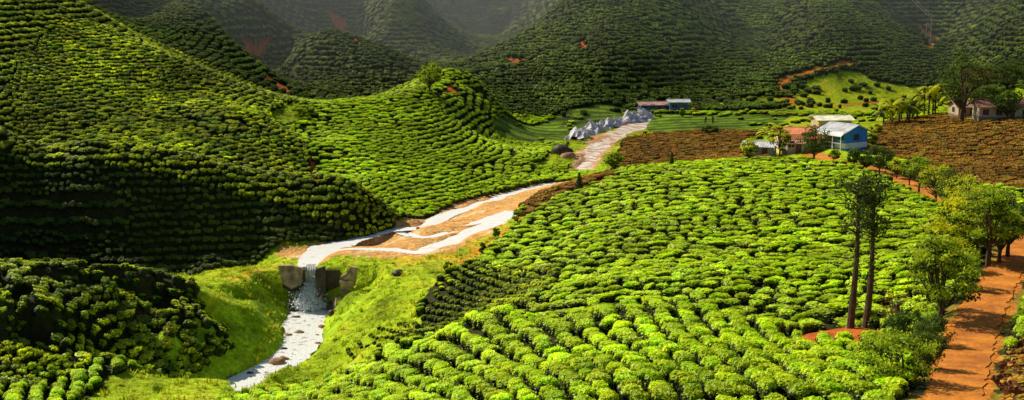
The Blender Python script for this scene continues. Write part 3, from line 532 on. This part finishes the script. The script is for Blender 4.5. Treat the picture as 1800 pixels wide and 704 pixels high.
def house(name,loc,rz,w,d,h,rise,wall,roofc,trim,nwin=3,porch=0):
    e=empty(name,loc,rz)
    mw=M(name+'_paint',wall,tuple(c*.8 for c in wall),1.2,.8); mr=M(name+'_sheet_roof',roofc,tuple(c*.6 for c in roofc),.9,.5); mt=M(name+'_trim',trim,tuple(c*.8 for c in trim),1,.7)
    b=MB(); b.box((0,0,h/2-.6),(w,d,h+1.2),0)
    b.add([(-w/2,-d/2,h),(-w/2,d/2,h),(-w/2,0,h+rise)],[[0,1,2]],0); b.add([(w/2,-d/2,h),(w/2,d/2,h),(w/2,0,h+rise)],[[2,1,0]],0); b.build('walls',[mw],parent=e)
    b=MB(); gable(b,w,d,h+.03,rise,.55,.06,0); b.box((0,0,h+rise+.1),(w+1.1,.3,.08),0); b.build('roof',[mr],parent=e)
    b=MB(); b.box((0,0,.25),(w+.06,d+.06,.9),0); b.build('plinth',[mt],parent=e)
    b=MB(); b2=MB()
    for i in range(nwin):
        xx=-w/2+w*(i+.5)/nwin
        if i==nwin//2: b2.box((xx,-d/2-.03,1.0),(.95,.06,2.0),0)
        else: b.box((xx,-d/2-.02,1.6),(1.1,.06,1.0),0); b2.box((xx,-d/2-.05,1.6),(.07,.06,1.0),1); b2.box((xx,-d/2-.05,1.05),(1.3,.12,.08),1); b2.box((xx,-d/2-.05,2.14),(1.3,.1,.08),1)
    for sx in(-1,1): b.box((sx*(w/2+.02),0,1.6),(.06,1.2,1.0),0)
    b.build('windows',[mGlass],parent=e); b2.build('door_and_frames',[mWood,mt],parent=e)
    if porch:
        b=MB(); y1=-d/2-porch
        b.add([(-w/2-.3,-d/2-.5,h-.12),(w/2+.3,-d/2-.5,h-.12),(w/2+.3,y1-.3,h-.7),(-w/2-.3,y1-.3,h-.7),(-w/2-.3,-d/2-.5,h-.06),(w/2+.3,-d/2-.5,h-.06),(w/2+.3,y1-.3,h-.64),(-w/2-.3,y1-.3,h-.64)],[[3,2,1,0],[4,5,6,7],[0,1,5,4],[1,2,6,5],[2,3,7,6],[3,0,4,7]],0)
        for i in range(4): b.box((-w/2+w*i/3,y1,(h-.7)/2-.3),(.12,.12,h-.7+.6),1)
        b.box((0,y1,.75),(w,.06,.08),1); b.build('porch',[mr,mt],parent=e)
    return e
def at(u,v,Yd,dz=0):
    p=unproject(u,v,Yd); return (p[0],p[1],float(hz(p[0],p[1]))+dz)
house('wooden_house',at(1411,242,239,.6),.10,8.2,6.2,2.6,.7,(.90,.68,.24),(.92,.30,.12),(.85,.75,.5),4,1.4)
house('wooden_house',at(1460,225,250,1.3),.08,5.8,5.0,3.2,.5,(.6,.5,.25),(.97,.92,.66),(.55,.5,.4),3)
house('blue_house',at(1483,252,236,.4),-1.0,5.6,5.2,2.6,1.0,(.04,.28,.88),(.95,.95,.95),(.92,.92,.92),3,1.0)
house('tin_shed',at(1336,270,232,.4),-.35,4.6,4.6,1.9,.5,(.45,.43,.40),(.96,.96,.98),(.45,.45,.45),2)
house('storage_shed',at(1392,262,232,.1),.2,2.6,2.4,1.8,.4,(.5,.42,.3),(.70,.30,.16),(.45,.4,.35),2)
house('field_shack',at(1150,194,345,.1),.1,7.5,4,2.0,.5,(.12,.22,.55),(.75,.45,.40),(.5,.5,.55),4)
house('blue_shack',at(1192,194,343,.1),0,4.5,4,2.6,.4,(.08,.2,.48),(.80,.88,.95),(.35,.4,.5),2)
house('brown_roof_house',at(1772,208,276,.2),-.1,12.5,6,2.7,1.1,(.65,.52,.38),(.40,.18,.11),(.3,.25,.2),5)
house('brown_roof_house',at(1700,205,290,.2),.1,6,5,2.4,1.0,(.65,.54,.38),(.44,.28,.2),(.3,.25,.2),3)
mTarp=M('grey_tarpaulin',(.74,.74,.82),(.48,.48,.56),.5,.45,bump=.3,bscale=.9); g_=np.random.default_rng(12)
for nm,Q in (('tarpaulin_cover',[(1012,248),(1030,238),(1052,230),(1075,224)]),('tarpaulin_cover',[(1072,226),(1095,220),(1115,214),(1134,210)])):
    P=smooth(GP(Q),10); b=MB(); V=[]; n_=len(P); c_=11
    ph=g_.random(4)*6
    for i in range(n_):
        hh=1.7+.6*math.sin(i*.45+ph[0])+.4*math.sin(i*1.1+ph[1]); hh*=min(1,.4+min(i,n_-1-i)/4)
        for j in range(c_):
            f=j/(c_-1); xx=P[i,0]+(f-.5)*4.6+.3*g_.normal(); yy=P[i,1]+(f-.5)*-3+.3*g_.normal(); V.append((xx,yy,float(hz(xx,yy))+hh*max(0,math.sin(math.pi*f))**.7*(1+.25*math.sin(i*.9+j*1.7))+.22*g_.normal()-.1))
    b.add(V,[[i*c_+j,i*c_+j+1,(i+1)*c_+j+1,(i+1)*c_+j] for i in range(n_-1) for j in range(c_-1)],0); b.build(nm,[mTarp])
mPole=M('pole_grey',(.45,.44,.42),(.35,.34,.32),1,.7)
tops=[]
for u,v,Yd,h in ((1636,66,432,9),(1626,100,437,7),(1560,10,470,8)):
    p=at(u,v,Yd); b=MB(); b.tube([(0,0,-.5),(0,0,h)],[.16,.10],8,0); b.box((0,0,h-.5),(1.6,.12,.12),0); b.box((-.6,0,h-.32),(.1,.1,.25),0); b.box((.6,0,h-.32),(.1,.1,.25),0); b.build('utility_pole',[mPole],loc=p); tops.append(np.array(p)+(0,0,h-.4))
b=MB()
for a_,c_ in ((0,2),(0,1)):
    for dx in(-.6,.6):
        P=[tops[a_]*(1-f)+tops[c_]*f+np.array([dx,0,-1.2*4*f*(1-f)]) for f in np.linspace(0,1,12)]; b.tube(P,.03,4,0,False)
b.build('power_line',[mPole])
def person(name,loc,rz,shirt,pant,lean=0.):
    e=empty(name,loc,rz); ms=M(name+'_shirt',shirt,shirt,5,.8); mp=M(name+'_trousers',pant,pant,5,.8); hr=M(name+'_hair',(.02,.015,.01),(.03,.02,.015),5,.6)
    me=bpy.data.meshes.new('body'); y=-lean
    Vv=[(0,0,.92),(0,y*.5,1.15),(0,y,1.38),(0,y*1.15,1.47),(0,y*1.3,1.6),(.19,y,1.38),(.25,y*.9-.03,1.12),(.24,y-.15,.88),(-.19,y,1.38),(-.25,y*.9-.03,1.12),(-.24,y-.15,.88),(.1,0,.88),(.12,-.06,.48),(.12,.02,.05),(.12,-.14,.02),(-.1,0,.88),(-.12,.05,.48),(-.12,.1,.05),(-.12,-.06,.02)]
    E=[(0,1),(1,2),(2,3),(3,4),(2,5),(5,6),(6,7),(2,8),(8,9),(9,10),(0,11),(11,12),(12,13),(13,14),(0,15),(15,16),(16,17),(17,18)]
    rr=[.14,.13,.15,.06,.105,.07,.05,.035,.07,.05,.035,.09,.065,.045,.04,.09,.065,.045,.04]
    me.from_pydata(Vv,E,[]); o=bpy.data.objects.new('body',me); bpy.context.scene.collection.objects.link(o); o.parent=e
    sm=o.modifiers.new('skin','SKIN')
    for i,q in enumerate(me.skin_vertices[0].data): q.radius=(rr[i],rr[i]); q.use_root=(i==0)
    o.modifiers.new('sub','SUBSURF').levels=1; o.modifiers['sub'].render_levels=2
    me.materials.append(ms)
    b=MB(); b.tube([(0,y*1.3,1.60),(0,y*1.32,1.66),(0,y*1.34,1.71)],[.09,.105,.05],8,0); b.build('hair',[hr],True,parent=e)
    b=MB(); b.tube([(.12,-.05,.06),(.125,-.06,.48),(.1,0,.92)],[.07,.085,.11],8,0); b.tube([(-.12,.09,.06),(-.12,.05,.48),(-.1,0,.92)],[.07,.085,.11],8,0); b.build('trousers',[mp],True,parent=e)
person('farm_worker',at(1240,217,318),.3,(.05,.05,.08),(.03,.03,.05),.25); person('farm_worker',at(1253,217,318),-.5,(.1,.1,.14),(.03,.03,.04),.1); person('farm_worker',at(1223,197,338),.2,(.6,.03,.02),(.03,.03,.1))
# ---------------------------------------------------------------- haze (real air volume over the far valley)
m,nt=newmat('hazy_air'); o=nt.nodes.new('ShaderNodeOutputMaterial'); vs_=nt.nodes.new('ShaderNodeVolumeScatter'); vs_.inputs['Color'].default_value=(.64,.84,1,1); vs_.inputs['Density'].default_value=.0028; vs_.inputs['Anisotropy'].default_value=.5; nt.links.new(vs_.outputs[0],o.inputs['Volume'])
b=MB(); b.box((0,630,70),(1100,520,220),0); b.build('haze',[m])
# ---------------------------------------------------------------- light, world, camera
az=math.radians(-55); el=math.radians(39)
ts=Vector((math.sin(az)*math.cos(el),math.cos(az)*math.cos(el),math.sin(el)))
sl=bpy.data.lights.new('sun','SUN'); sl.energy=5.0; sl.angle=math.radians(.5); sl.color=(1,.92,.72); so=bpy.data.objects.new('sun',sl); so.rotation_euler=(-ts).to_track_quat('-Z','Y').to_euler(); bpy.context.scene.collection.objects.link(so)
wd=bpy.data.worlds.new('World'); bpy.context.scene.world=wd; wd.use_nodes=True; nt=wd.node_tree; nt.nodes.clear(); o=nt.nodes.new('ShaderNodeOutputWorld'); bg=nt.nodes.new('ShaderNodeBackground'); sk=nt.nodes.new('ShaderNodeTexSky'); sk.sky_type='NISHITA'; sk.sun_disc=False; sk.sun_elevation=el; sk.sun_rotation=az; bg.inputs[1].default_value=.065; nt.links.new(sk.outputs[0],bg.inputs[0]); nt.links.new(bg.outputs[0],o.inputs[0])
cd=bpy.data.cameras.new('camera'); cd.sensor_width=36; cd.lens=36*FL/1800; cd.clip_end=5000; co=bpy.data.objects.new('camera',cd); co.location=(0,0,CH); co.rotation_euler=(math.pi/2-PT,0,0); bpy.context.scene.collection.objects.link(co); bpy.context.scene.camera=co
vs=bpy.context.scene.view_settings; vs.view_transform='Standard'; vs.look='None'; vs.exposure=0
